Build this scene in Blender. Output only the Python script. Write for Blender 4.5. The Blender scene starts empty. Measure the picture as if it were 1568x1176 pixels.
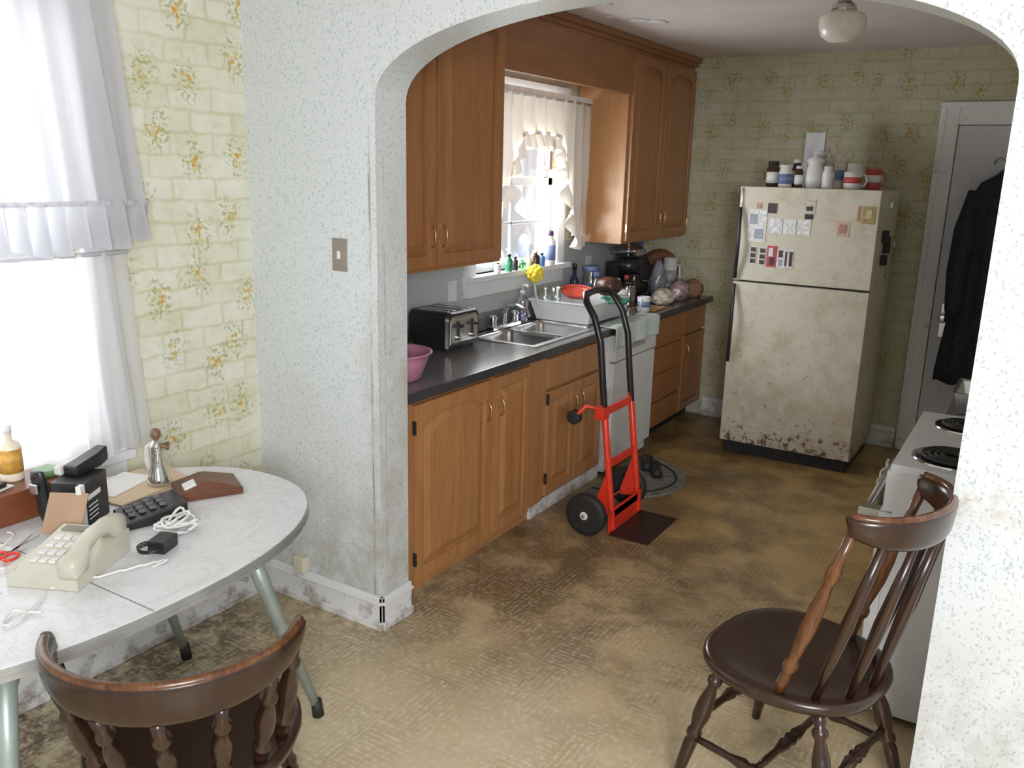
import bpy, math, random
from mathutils import Matrix, Vector
random.seed(4)
S=bpy.context.scene
COL=S.collection
pi=math.pi
# ------------------------------------------------------------------ node helpers
def nn(nt,t,ins=None,**pr):
    n=nt.nodes.new(t)
    for k,v in pr.items(): setattr(n,k,v)
    for k,v in (ins or {}).items():
        if isinstance(v,bpy.types.NodeSocket): nt.links.new(v,n.inputs[k])
        else: n.inputs[k].default_value=v
    return n
def mth(nt,op,a,b=0.0,c=False):
    return nn(nt,'ShaderNodeMath',{0:a,1:b},operation=op,use_clamp=c).outputs[0]
def mixc(nt,f,a,b,bt='MIX'):
    def cc(x): return x if isinstance(x,bpy.types.NodeSocket) else (x[0],x[1],x[2],1)
    return nn(nt,'ShaderNodeMix',{0:f,6:cc(a),7:cc(b)},data_type='RGBA',blend_type=bt).outputs[2]
def ramp(nt,v,lo,hi):
    return nn(nt,'ShaderNodeMapRange',{0:v,1:lo,2:hi,3:0.0,4:1.0},clamp=True).outputs[0]
def inv(nt,v): return mth(nt,'SUBTRACT',1.0,v)
def newmat(name):
    m=bpy.data.materials.new(name);m.use_nodes=True
    nt=m.node_tree;b=nt.nodes['Principled BSDF'];return m,nt,b
def objco(nt): return nn(nt,'ShaderNodeTexCoord').outputs['Object']
def noise(nt,vec,scale,detail=3.0,rough=.5,dist=0.0):
    return nn(nt,'ShaderNodeTexNoise',{'Vector':vec,'Scale':scale,'Detail':detail,'Roughness':rough,'Distortion':dist}).outputs[0]
def scl(nt,vec,s): return nn(nt,'ShaderNodeMapping',{'Vector':vec,'Scale':s}).outputs[0]
def bump(nt,b,h,st=.2,d=.01):
    nt.links.new(nn(nt,'ShaderNodeBump',{'Height':h,'Strength':st,'Distance':d}).outputs[0],b.inputs['Normal'])
MC={}
def pm(name,col,rough=.5,metal=0.0,var=.12,nscale=12,bmp=0,spec=.5,coat=0):
    if name in MC: return MC[name]
    m,nt,b=newmat(name)
    n=noise(nt,objco(nt),nscale)
    c=mixc(nt,ramp(nt,n,.3,.7),[x*(1-var) for x in col],[min(1,x*(1+var)) for x in col])
    nt.links.new(c,b.inputs['Base Color'])
    b.inputs['Roughness'].default_value=rough;b.inputs['Metallic'].default_value=metal
    b.inputs['Specular IOR Level'].default_value=spec
    b.inputs['Coat Weight'].default_value=coat
    if bmp: bump(nt,b,n,bmp)
    MC[name]=m;return m
def wood(name,c1,c2,rough=.35,axis='Z',sc=1,coat=.2):
    if name in MC: return MC[name]
    m,nt,b=newmat(name)
    s={'Z':(14,14,1.2),'Y':(14,1.2,14),'X':(1.2,14,14)}[axis]
    v=scl(nt,objco(nt),[x*sc for x in s])
    n1=noise(nt,v,2.0,5,.6,.6);n2=noise(nt,v,9.0,3,.6)
    f=mth(nt,'ADD',mth(nt,'MULTIPLY',n1,.7),mth(nt,'MULTIPLY',n2,.3))
    c=mixc(nt,ramp(nt,f,.35,.65),c1,c2)
    nt.links.new(c,b.inputs['Base Color']);b.inputs['Roughness'].default_value=rough
    b.inputs['Coat Weight'].default_value=coat;b.inputs['Coat Roughness'].default_value=.2
    bump(nt,b,n2,.08,.003)
    MC[name]=m;return m
def mat_brickpaper(name,ua,dk=1.0):
    m,nt,b=newmat(name);co=objco(nt)
    sp=nn(nt,'ShaderNodeSeparateXYZ',{0:co});u=sp.outputs[ua];v=sp.outputs[2]
    uv=nn(nt,'ShaderNodeCombineXYZ',{0:u,1:v,2:0.0}).outputs[0]
    dn=nn(nt,'ShaderNodeTexNoise',{'Vector':uv,'Scale':14.0,'Detail':2.0})
    dis=nn(nt,'ShaderNodeVectorMath',{0:dn.outputs[1],1:(.5,.5,.5)},operation='SUBTRACT').outputs[0]
    dis2=nn(nt,'ShaderNodeVectorMath',{0:dis,3:.030},operation='SCALE').outputs[0]
    uvd=nn(nt,'ShaderNodeVectorMath',{0:uv,1:dis2},operation='ADD').outputs[0]
    br=nn(nt,'ShaderNodeTexBrick',{'Vector':uvd,'Color1':(.72,.72,.60,1),'Color2':(.64,.64,.48,1),'Mortar':(.57,.57,.38,1),'Scale':1.0,'Mortar Size':.011,'Mortar Smooth':1.0,'Bias':-.1,'Brick Width':.185,'Row Height':.079})
    cl=noise(nt,uv,20,5,.65)
    c=mixc(nt,mth(nt,'MULTIPLY',ramp(nt,cl,.45,.72),.42),br.outputs[0],(.48,.465,.27))
    sh=noise(nt,uv,6,3)
    c=mixc(nt,mth(nt,'MULTIPLY',ramp(nt,sh,.42,.68),.5),c,(.78,.78,.71))
    d3=nn(nt,'ShaderNodeVectorMath',{0:dis,3:.12},operation='SCALE').outputs[0]
    uvs=nn(nt,'ShaderNodeVectorMath',{0:uv,1:d3},operation='ADD').outputs[0]
    uvs=scl(nt,uvs,(1.15,.85,1))
    vo=nn(nt,'ShaderNodeTexVoronoi',{'Vector':uvs,'Scale':4.6,'Randomness':.6},voronoi_dimensions='2D').outputs[0]
    lf=noise(nt,uv,62,2,.5);lf2=noise(nt,scl(nt,uv,(1,1.6,1)),44,2,.5)
    gm=mth(nt,'MULTIPLY',inv(nt,ramp(nt,vo,.20,.38)),ramp(nt,lf,.53,.58))
    c=mixc(nt,mth(nt,'MULTIPLY',gm,.75),c,(.30,.34,.17))
    ym=mth(nt,'MULTIPLY',inv(nt,ramp(nt,vo,.10,.22)),ramp(nt,lf2,.52,.57))
    c=mixc(nt,mth(nt,'MULTIPLY',ym,.8),c,(.60,.48,.14))
    om=mth(nt,'MULTIPLY',inv(nt,ramp(nt,vo,.04,.08)),ramp(nt,lf,.44,.5))
    c=mixc(nt,mth(nt,'MULTIPLY',om,.85),c,(.60,.30,.05))
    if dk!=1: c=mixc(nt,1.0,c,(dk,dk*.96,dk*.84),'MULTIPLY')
    nt.links.new(c,b.inputs['Base Color']);b.inputs['Roughness'].default_value=.6
    bump(nt,b,br.outputs[1],.1,.003);return m
def mat_speck(name,base,sp_,dirt=True,arch=False):
    m,nt,b=newmat(name);co=objco(nt)
    v=scl(nt,co,(1,1,.75))
    dn=nn(nt,'ShaderNodeTexNoise',{'Vector':co,'Scale':60.0,'Detail':1.0})
    dis=nn(nt,'ShaderNodeVectorMath',{0:nn(nt,'ShaderNodeVectorMath',{0:dn.outputs[1],1:(.5,.5,.5)},operation='SUBTRACT').outputs[0],3:.02},operation='SCALE').outputs[0]
    v2=nn(nt,'ShaderNodeVectorMath',{0:v,1:dis},operation='ADD').outputs[0]
    vo=nn(nt,'ShaderNodeTexVoronoi',{'Vector':v2,'Scale':92.0}).outputs[0]
    k=inv(nt,ramp(nt,vo,.20,.36))
    c=mixc(nt,mth(nt,'MULTIPLY',k,.62),base,sp_)
    n=noise(nt,co,2.2,4,.6)
    if dirt: c=mixc(nt,mth(nt,'MULTIPLY',ramp(nt,n,.55,.8),.18),c,(.45,.41,.32))
    if arch:
        s=nn(nt,'ShaderNodeSeparateXYZ',{0:co});X,Y,Z=s.outputs
        n4=noise(nt,scl(nt,co,(30,30,2)),2.0,4,.7)
        e=mth(nt,'ABSOLUTE',mth(nt,'ADD',X,2.082))
        k1=mth(nt,'MULTIPLY',inv(nt,ramp(nt,e,.001,.008)),ramp(nt,n4,.42,.58))
        k1=mth(nt,'MULTIPLY',k1,inv(nt,ramp(nt,Z,1.85,1.98)))
        c=mixc(nt,mth(nt,'MULTIPLY',k1,.75),c,(.14,.12,.09))
        ey=mth(nt,'ABSOLUTE',mth(nt,'SUBTRACT',Y,2.42))
        k3=mth(nt,'MULTIPLY',mth(nt,'MULTIPLY',inv(nt,ramp(nt,ey,.001,.006)),ramp(nt,n4,.46,.6)),inv(nt,ramp(nt,Z,1.7,1.9)))
        c=mixc(nt,mth(nt,'MULTIPLY',k3,.55),c,(.16,.14,.11))
        nj=mth(nt,'MULTIPLY',inv(nt,ramp(nt,mth(nt,'ABSOLUTE',mth(nt,'ADD',X,2.03)),.05,.14)),ramp(nt,noise(nt,scl(nt,co,(6,6,2.5)),1.5,6,.7),.42,.68))
        c=mixc(nt,mth(nt,'MULTIPLY',mth(nt,'MULTIPLY',nj,inv(nt,ramp(nt,Z,1.1,1.9))),.5),c,(.34,.30,.22))
        lo=mth(nt,'MULTIPLY',inv(nt,ramp(nt,Z,.12,.75)),ramp(nt,noise(nt,co,6,6,.75),.40,.62))
        c=mixc(nt,mth(nt,'MULTIPLY',lo,.62),c,(.34,.30,.22))
        zz=mth(nt,'ABSOLUTE',mth(nt,'SUBTRACT',Z,1.0));xx=mth(nt,'ABSOLUTE',mth(nt,'ADD',X,.06))
        st=mth(nt,'MULTIPLY',mth(nt,'MULTIPLY',inv(nt,ramp(nt,zz,.01,.06)),inv(nt,ramp(nt,xx,.06,.14))),ramp(nt,noise(nt,co,30,4,.7),.4,.65))
        c=mixc(nt,mth(nt,'MULTIPLY',st,.55),c,(.42,.33,.2))
    nt.links.new(c,b.inputs['Base Color']);b.inputs['Roughness'].default_value=.5
    bump(nt,b,vo,.1,.002);return m
def mat_trimdirty():
    m,nt,b=newmat('scuffed_trim_white');co=objco(nt);Z=nn(nt,'ShaderNodeSeparateXYZ',{0:co}).outputs[2]
    n=noise(nt,co,9,6,.7);lo=inv(nt,ramp(nt,Z,.0,.14))
    f=ramp(nt,mth(nt,'ADD',n,mth(nt,'MULTIPLY',lo,.15)),.59,.73)
    c=mixc(nt,mth(nt,'MULTIPLY',f,.7),(.74,.75,.75),(.22,.17,.11))
    nt.links.new(c,b.inputs['Base Color']);b.inputs['Roughness'].default_value=.45;return m
def mat_floor():
    m,nt,b=newmat('vinyl_floor');co=objco(nt)
    sp=nn(nt,'ShaderNodeSeparateXYZ',{0:co});X,Y=sp.outputs[0],sp.outputs[1]
    n1=noise(nt,co,1.5,5,.6,.3);n2=noise(nt,co,4.0,5,.6);n3=noise(nt,co,42,3,.6);n4=noise(nt,co,3.2,6,.62,.4);n5=noise(nt,co,9,6,.75)
    ky=ramp(nt,mth(nt,'ADD',Y,mth(nt,'MULTIPLY',mth(nt,'SUBTRACT',n1,.5),1.6)),1.8,4.0)
    base=mixc(nt,ky,(.66,.555,.37),(.44,.30,.115))
    base=mixc(nt,mth(nt,'MULTIPLY',ramp(nt,n2,.42,.66),.6),base,mixc(nt,ky,(.49,.385,.22),(.27,.165,.06)))
    lane=inv(nt,ramp(nt,mth(nt,'ABSOLUTE',mth(nt,'ADD',X,1.6)),.10,1.05))
    dd=mth(nt,'ADD',mth(nt,'MULTIPLY',lane,.13),mth(nt,'ADD',mth(nt,'MULTIPLY',n4,.8),mth(nt,'MULTIPLY',n5,.2)))
    dirt=mth(nt,'MULTIPLY',mth(nt,'MULTIPLY',ramp(nt,dd,.50,.66),ramp(nt,Y,2.0,2.9)),.78)
    base=mixc(nt,dirt,base,(.135,.078,.030))
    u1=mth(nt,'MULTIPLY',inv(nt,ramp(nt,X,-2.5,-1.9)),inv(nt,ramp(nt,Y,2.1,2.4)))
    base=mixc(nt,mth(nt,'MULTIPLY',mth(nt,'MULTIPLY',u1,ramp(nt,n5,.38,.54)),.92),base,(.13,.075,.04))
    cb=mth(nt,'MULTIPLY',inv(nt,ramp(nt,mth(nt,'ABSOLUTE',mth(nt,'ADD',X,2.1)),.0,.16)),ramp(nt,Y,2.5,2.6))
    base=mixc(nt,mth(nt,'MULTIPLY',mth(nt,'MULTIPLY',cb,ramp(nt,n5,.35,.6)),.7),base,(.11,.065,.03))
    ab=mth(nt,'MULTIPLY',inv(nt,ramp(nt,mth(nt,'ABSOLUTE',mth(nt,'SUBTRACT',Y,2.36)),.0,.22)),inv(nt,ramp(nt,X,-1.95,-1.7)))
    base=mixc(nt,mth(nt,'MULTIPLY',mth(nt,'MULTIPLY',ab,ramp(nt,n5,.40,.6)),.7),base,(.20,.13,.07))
    ck=nn(nt,'ShaderNodeTexChecker',{'Vector':co,'Scale':3.6}).outputs[1]
    w1=nn(nt,'ShaderNodeTexWave',{'Vector':co,'Scale':14.0,'Distortion':1.5,'Detail':2.0,'Detail Scale':2.0},wave_type='BANDS',bands_direction='X').outputs[1]
    w2=nn(nt,'ShaderNodeTexWave',{'Vector':co,'Scale':14.0,'Distortion':1.5,'Detail':2.0,'Detail Scale':2.0},wave_type='BANDS',bands_direction='Y').outputs[1]
    w=mth(nt,'ADD',mth(nt,'MULTIPLY',w1,ck),mth(nt,'MULTIPLY',w2,inv(nt,ck)))
    hm=mth(nt,'MULTIPLY',mth(nt,'MULTIPLY',ramp(nt,w,.70,.92),ramp(nt,n2,.40,.58)),ramp(nt,n3,.36,.60))
    base=mixc(nt,mth(nt,'MULTIPLY',hm,mth(nt,'SUBTRACT',.60,mth(nt,'MULTIPLY',ky,.38))),base,(.80,.75,.62))
    base=mixc(nt,mth(nt,'MULTIPLY',mth(nt,'MULTIPLY',ramp(nt,n3,.50,.70),inv(nt,ky)),.5),base,(.80,.75,.62))
    # tile seams
    tb=nn(nt,'ShaderNodeTexBrick',{'Vector':co,'Color1':(0,0,0,1),'Color2':(0,0,0,1),'Mortar':(1,1,1,1),'Scale':1.0,'Mortar Size':.002,'Mortar Smooth':.3,'Brick Width':.278,'Row Height':.278},offset=0.0).outputs[1]
    base=mixc(nt,mth(nt,'MULTIPLY',mth(nt,'MULTIPLY',tb,ramp(nt,n2,.35,.6)),.30),base,(.22,.15,.07))
    nt.links.new(base,b.inputs['Base Color'])
    nt.links.new(nn(nt,'ShaderNodeMapRange',{0:n2,1:.3,2:.7,3:.28,4:.48}).outputs[0],b.inputs['Roughness'])
    bump(nt,b,w,.05,.002);return m
def mat_curtain(name,col=(.86,.87,.88),tr=.25,tl=.55):
    m,nt,b=newmat(name);nt.nodes.remove(b);out=nt.nodes['Material Output']
    n=noise(nt,scl(nt,objco(nt),(300,300,300)),1.0,1)
    c=mixc(nt,n,[x*.95 for x in col],col)
    d=nn(nt,'ShaderNodeBsdfDiffuse',{0:c}).outputs[0];t=nn(nt,'ShaderNodeBsdfTranslucent',{0:c}).outputs[0]
    x=nn(nt,'ShaderNodeMixShader',{0:tl,1:d,2:t}).outputs[0]
    tp=nn(nt,'ShaderNodeBsdfTransparent').outputs[0]
    y=nn(nt,'ShaderNodeMixShader',{0:tr,1:x,2:tp}).outputs[0]
    nt.links.new(y,out.inputs[0]);return m
def mat_glass(name,tint=(1,1,1),a=.9):
    m,nt,b=newmat(name);nt.nodes.remove(b);out=nt.nodes['Material Output']
    n=noise(nt,objco(nt),8)
    g=nn(nt,'ShaderNodeBsdfGlossy',{0:(1,1,1,1),'Roughness':mth(nt,'MULTIPLY',n,.08)}).outputs[0]
    t=nn(nt,'ShaderNodeBsdfTransparent',{0:(*tint,1)}).outputs[0]
    nt.links.new(nn(nt,'ShaderNodeMixShader',{0:a,1:g,2:t}).outputs[0],out.inputs[0]);return m
def mat_fridge():
    m,nt,b=newmat('fridge_enamel');co=objco(nt);sp=nn(nt,'ShaderNodeSeparateXYZ',{0:co});Z=sp.outputs[2]
    n=noise(nt,co,26,6,.7);n2=noise(nt,co,3,3);n5=noise(nt,co,6,6,.72)
    c=mixc(nt,n2,(.62,.585,.48),(.71,.68,.58))
    mid=inv(nt,ramp(nt,Z,.5,1.5))
    c=mixc(nt,mth(nt,'MULTIPLY',ramp(nt,mth(nt,'ADD',n5,mth(nt,'MULTIPLY',mid,.09)),.50,.70),.45),c,(.38,.28,.16))
    c=mixc(nt,mth(nt,'MULTIPLY',ramp(nt,n,.61,.68),mth(nt,'MULTIPLY',mid,.75)),c,(.24,.14,.07))
    low=inv(nt,ramp(nt,Z,.06,.36))
    r=mth(nt,'MULTIPLY',ramp(nt,mth(nt,'ADD',n,mth(nt,'MULTIPLY',low,.17)),.64,.72),ramp(nt,low,.0,.3))
    c=mixc(nt,mth(nt,'MULTIPLY',r,.9),c,(.12,.06,.025))
    nt.links.new(c,b.inputs['Base Color']);b.inputs['Roughness'].default_value=.38;return m
def mat_tabletop():
    m,nt,b=newmat('marbled_laminate');co=objco(nt)
    n=noise(nt,co,7,6,.65,1.2);v=mth(nt,'ABSOLUTE',mth(nt,'SUBTRACT',n,.5))
    c=mixc(nt,mth(nt,'MULTIPLY',inv(nt,ramp(nt,v,.0,.03)),.6),(.74,.76,.78),(.57,.59,.61))
    c=mixc(nt,mth(nt,'MULTIPLY',ramp(nt,noise(nt,co,5,6,.7),.55,.72),.22),c,(.56,.56,.53))
    nt.links.new(c,b.inputs['Base Color']);b.inputs['Roughness'].default_value=.3;return m
# ------------------------------------------------------------------ mesh builder
class B:
    def __init__(s,name): s.name=name;s.v=[];s.f=[];s.mi=[];s.sm=[];s.mats=[];s.T=Matrix()
    def mat(s,m):
        if m not in s.mats: s.mats.append(m)
        return s.mats.index(m)
    def add(s,vs,fs,m,smooth=False):
        o=len(s.v);s.v+=[tuple(s.T@Vector(v)) for v in vs];k=s.mat(m)
        for f in fs: s.f.append([i+o for i in f]);s.mi.append(k);s.sm.append(smooth)
    def box(s,lo,hi,m):
        x0,y0,z0=lo;x1,y1,z1=hi
        s.add([(x0,y0,z0),(x1,y0,z0),(x1,y1,z0),(x0,y1,z0),(x0,y0,z1),(x1,y0,z1),(x1,y1,z1),(x0,y1,z1)],
              [(0,3,2,1),(4,5,6,7),(0,1,5,4),(1,2,6,5),(2,3,7,6),(3,0,4,7)],m)
    def loft(s,rings,m,smooth=True,cap=True,closed=False):
        n=len(rings[0]);vs=[p for r in rings for p in r];fs=[]
        R=len(rings)
        for i in range(R if closed else R-1):
            j=(i+1)%R
            for k in range(n): fs.append((i*n+k,i*n+(k+1)%n,j*n+(k+1)%n,j*n+k))
        if cap and not closed: fs+= [tuple(range(n))[::-1],tuple(range((R-1)*n,R*n))]
        s.add(vs,fs,m,smooth)
    def tube(s,path,r,m,seg=10,closed=False):
        P=[Vector(p) for p in path];n=len(P);rs=r if isinstance(r,(list,tuple)) else [r]*n
        rings=[];pn=None
        for i in range(n):
            if closed: t=P[(i+1)%n]-P[i-1]
            else: t=P[min(i+1,n-1)]-P[max(i-1,0)]
            t.normalize()
            if pn is None:
                a=Vector((0,0,1)) if abs(t.z)<.9 else Vector((1,0,0));pn=t.cross(a).normalized()
            else: pn=(pn-t*pn.dot(t)).normalized()
            bn=t.cross(pn)
            rings.append([tuple(P[i]+(pn*math.cos(2*pi*k/seg)+bn*math.sin(2*pi*k/seg))*rs[i]) for k in range(seg)])
        s.loft(rings,m,True,True,closed)
    def turned(s,p0,p1,prof,m,seg=14):
        p0=Vector(p0);p1=Vector(p1)
        s.tube([p0.lerp(p1,t) for t,_ in prof],[r for _,r in prof],m,seg)
    def lathe(s,c,prof,m,seg=24,smooth=True):
        s.loft([[(c[0]+r*math.cos(2*pi*k/seg),c[1]+r*math.sin(2*pi*k/seg),c[2]+z) for k in range(seg)] for r,z in prof],m,smooth)
    def prism(s,poly,z0,z1,m,smooth=False):
        n=len(poly);s.add([(x,y,z0) for x,y in poly]+[(x,y,z1) for x,y in poly],
            [tuple(range(n))[::-1],tuple(range(n,2*n))]+[(k,(k+1)%n,n+(k+1)%n,n+k) for k in range(n)],m,smooth)
    def grid(s,fn,nu,nv,m,smooth=True):
        vs=[fn(i/nu,j/nv) for j in range(nv+1) for i in range(nu+1)]
        s.add(vs,[(j*(nu+1)+i,j*(nu+1)+i+1,(j+1)*(nu+1)+i+1,(j+1)*(nu+1)+i) for j in range(nv) for i in range(nu)],m,smooth)
    def ball(s,c,r,m,sz=1,seg=16):
        s.lathe(c,[(max(1e-4,r*math.sin(pi*i/10)),-r*sz*math.cos(pi*i/10)) for i in range(11)],m,seg)
    def build(s,bevel=0,seg=2,solid=0):
        me=bpy.data.meshes.new(s.name);me.from_pydata(s.v,[],s.f)
        for m in s.mats: me.materials.append(m)
        me.polygons.foreach_set('material_index',s.mi);me.polygons.foreach_set('use_smooth',s.sm);me.update()
        o=bpy.data.objects.new(s.name,me);COL.objects.link(o)
        if solid:
            q=o.modifiers.new('s','SOLIDIFY');q.thickness=solid
        if bevel:
            q=o.modifiers.new('b','BEVEL');q.width=bevel;q.segments=seg;q.limit_method='ANGLE';q.angle_limit=math.radians(50);q.harden_normals=False
        return o
def rotz(c,a): return Matrix.Translation(Vector(c))@Matrix.Rotation(a,4,'Z')
# ------------------------------------------------------------------ materials
PAPERL=mat_brickpaper('brick_floral_wallpaper_side',1)
PAPERB=mat_brickpaper('brick_floral_wallpaper_end_shaded',0,.76)  # same print multiplied darker: the end wall's shade is put into the colour
SPECK=mat_speck('speckled_wallpaper',(.66,.70,.71),(.34,.42,.42),True,True)
SPLASH=mat_speck('speckled_backsplash',(.48,.51,.53),(.30,.34,.36))
FLOOR=mat_floor()
TRIMD=mat_trimdirty()
CEIL=pm('ceiling_paint',(.70,.64,.625),.8,var=.06,nscale=3)
WHITE=pm('trim_white',(.73,.75,.78),.4,var=.05,nscale=5)
OAK=wood('honey_oak',(.52,.26,.105),(.38,.175,.065))
OAKD=wood('honey_oak_dark',(.36,.155,.058),(.26,.105,.038),axis='Y')
OAKV=wood('upper_oak',(.40,.18,.068),(.30,.125,.044))
MAPLE=wood('cabinet_side_oak',(.52,.28,.12),(.45,.225,.09))
COUNTER=pm('dark_laminate',(.19,.185,.19),.2,var=.2,nscale=90)
EDGE=pm('counter_edge',(.05,.05,.055),.25)
STEEL=pm('stainless',(.62,.62,.62),.25,1,var=.05)
CHROME=pm('chrome',(.75,.75,.77),.12,1,var=.03)
BRASS=pm('brass',(.65,.45,.2),.25,1)
BLACK=pm('black_plastic',(.018,.018,.02),.3)
BLACKM=pm('black_rubber',(.02,.02,.02),.6)
RED=pm('red_paint',(.78,.045,.02),.3)
CHAIRW=wood('dark_chair_wood',(.040,.016,.008),(.020,.009,.005),rough=.26,sc=1.5,coat=.25)
CHAIRL=wood('worn_chair_wood',(.17,.065,.020),(.055,.02,.008),rough=.26,sc=1.5,coat=.3)
ENAMEL=pm('white_enamel',(.72,.73,.74),.22,var=.03)
FRIDGE=mat_fridge()
CURT=mat_curtain('sheer_curtain_upper',(.68,.685,.72),.02,.50)
CURTL=mat_curtain('sheer_curtain_lower',(.86,.86,.87),.18,.55)
CURT2=mat_curtain('kitchen_curtain',(.68,.62,.55),.01,.07)
GLASS=mat_glass('window_glass')
CLEAR=mat_glass('clear_plastic',(.85,.9,.9),.72)
PAPER=pm('paper_white',(.78,.78,.76),.7,var=.04)
XL=-2.70;Y0=2.38;Y1=2.55;YB=6.20;ZC=2.59;XR=.36
# ------------------------------------------------------------------ room
b=B('floor');b.box((-2.85,-1.6,-.08),(2.4,6.35,0),FLOOR);b.build()
b=B('ceiling');b.box((-2.85,-1.6,ZC),(2.4,6.35,ZC+.08),CEIL);b.build()
DW=(.60,1.66,.80,2.28)
KW=(3.94,4.86,1.22,2.20)
b=B('wall_left')
x0,x1=XL-.15,XL
def seg(y0,y1,z0,z1): b.box((x0,y0,z0),(x1,y1,z1),PAPERL)
seg(-1.6,DW[0],0,ZC);seg(DW[0],DW[1],0,DW[2]);seg(DW[0],DW[1],DW[3],ZC)
seg(DW[1],KW[0],0,ZC);seg(KW[0],KW[1],0,KW[2]);seg(KW[0],KW[1],KW[3],ZC);seg(KW[1],YB+.15,0,ZC)
b.build()
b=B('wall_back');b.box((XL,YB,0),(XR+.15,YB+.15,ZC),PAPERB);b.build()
b=B('wall_right');b.box((XR,Y1,0),(XR+.15,YB,ZC),PAPERL);b.build()
ax0,ax1,zs,zt=-2.05,-.12,2.02,2.30
b=B('wall_arch_left');b.box((XL,Y0,0),(ax0,Y1,ZC),SPECK);b.build()
b=B('wall_arch_right');b.box((ax1,Y0,0),(2.4,Y1,ZC),SPECK);b.build()
b=B('wall_arch_header')
N=40;pts=[]
for i in range(N+1):
    a=pi*i/N;cx=(ax0+ax1)/2;hw=(ax1-ax0)/2
    ca,sa=math.cos(a),math.sin(a)
    pts.append((cx-hw*math.copysign(abs(ca)**.95,ca),zs+(zt-zs)*sa**.95))
vs=[];fs=[]
for x,z in pts: vs+=[(x,Y0,z),(x,Y0,ZC),(x,Y1,z),(x,Y1,ZC)]
for i in range(N):
    o=i*4;fs+=[(o,o+4,o+5,o+1),(o+2,o+3,o+7,o+6),(o,o+2,o+6,o+4)]
b.add(vs,fs,SPECK);b.build()
def bboard(name,lo,hi,axis,out):
    q=B(name);q.box(lo,hi,TRIMD)
    l=list(lo);h=list(hi)
    k=0 if axis=='x' else 1
    if out>0: h[k]+=.012
    else: l[k]-=.012
    q.box(l,(h[0],h[1],lo[2]+.035),TRIMD);q.box((l[0],l[1],hi[2]-.03),(h[0],h[1],hi[2]-.018),TRIMD)
    q.build(.004)
bboard('baseboard_left',(XL,-1.6,0),(XL+.018,Y0-.001,.17),'x',1)
bboard('baseboard_arch_left',(XL+.02,Y0-.018,0),(ax0+.018,Y0,.14),'y',-1)
bboard('baseboard_arch_jamb',(ax0,Y0-.018,0),(ax0+.018,Y1,.14),'x',1)
bboard('baseboard_back',(-2.1,YB-.018,0),(-.72,YB,.14),'y',-1)
bboard('baseboard_arch_right',(ax1+.01,Y0-.012,0),(2.4,Y0,.10),'y',-1)
# ------------------------------------------------------------------ windows
def window(name,W,x,mull):
    y0,y1,z0,z1=W;q=B(name);c=.09
    q.box((x,y0-c,z0-.02),(x+.022,y0,z1+c),WHITE);q.box((x,y1,z0-.02),(x+.022,y1+c,z1+c),WHITE)
    q.box((x,y0-c,z1),(x+.026,y1+c,z1+c),WHITE)
    q.box((x-.13,y0-c-.02,z0-.03),(x+(.07 if mull else .045),y1+c+.02,z0),WHITE)
    q.box((x,y0-c,z0-.12),(x+.018,y1+c,z0-.03),WHITE)
    zm=z0+(z1-z0)*.52;s=.045
    for (za,zb,xx) in ((z0,zm+.02,x-.07),(zm-.02,z1,x-.11)):
        q.box((xx,y0,za),(xx+.035,y0+s,zb),WHITE);q.box((xx,y1-s,za),(xx+.035,y1,zb),WHITE)
        q.box((xx,y0,za),(xx+.035,y1,za+s),WHITE);q.box((xx,y0,zb-s),(xx+.035,y1,zb),WHITE)
        if mull:
            for k in range(1,mull): 
                yy=y0+(y1-y0)*k/mull;q.box((xx+.01,yy-.008,za),(xx+.025,yy+.008,zb),WHITE)
            q.box((xx+.01,y0,(za+zb)/2-.008),(xx+.025,y1,(za+zb)/2+.008),WHITE)
        q.box((xx+.016,y0+s,za+s),(xx+.019,y1-s,zb-s),GLASS)
    q.build(.002,1)
window('window_1',DW,XL,0);window('window_2',KW,XL,2)
q=B('trim_window_stop');q.box((XL-.06,KW[1]-.06,1.80),(XL-.02,KW[1]-.03,2.12),wood('red_brown_wood',(.14,.05,.03),(.08,.03,.02)));q.build(.002)
# dining curtains
def curtain(name,x,y0,y1,z0,z1,m,folds,amp,ruff=0,flare=0):
    q=B(name)
    def fn(u,v):
        y=y0+(y1-y0+flare*v)*u;z=z1+(z0-z1)*v
        ph=u*folds*2*pi
        a=amp*(.45+.55*v)
        xx=x+a*math.sin(ph+1.3*math.sin(u*9)+.4*math.sin(v*5+u*20))+a*.3*math.sin(ph*2.3+1)
        yy=y+a*.5*math.sin(ph*.5+2)*(1 if u<.98 else .2)
        return (xx,yy,z)
    q.grid(fn,int(folds*14),28,m)
    if ruff:
        ye=y1+flare
        def fr(u,v):
            ph=u*folds*1.6*2*pi
            return (x+.012+(.014+.024*v)*math.sin(ph+math.sin(u*17)),y0-.02+(ye-y0+.03)*u+.006*math.cos(ph),z0+.012*math.sin(u*40)*v-ruff*v*(1+.07*math.sin(u*11)))
        q.grid(fr,int(folds*26),6,m)
        q.grid(lambda u,v:(x+.022+.004*math.sin(u*200),y0-.01+(ye-y0+.02)*u,z0-.008+.016*v),200,2,m)
    return q
q=curtain('dining_curtain_upper',-2.625,.50,1.78,1.66,2.40,CURT,13,.020,.145,.08)
q.tube([(-2.63,.45,2.405),(-2.63,1.80,2.405)],.008,WHITE);q.build()
q=curtain('dining_curtain_lower',-2.655,.50,1.79,.81,1.50,CURTL,15,.018,0,.05)
q.tube([(-2.655,.45,1.495),(-2.655,1.80,1.495)],.008,WHITE);q.build()
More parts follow.
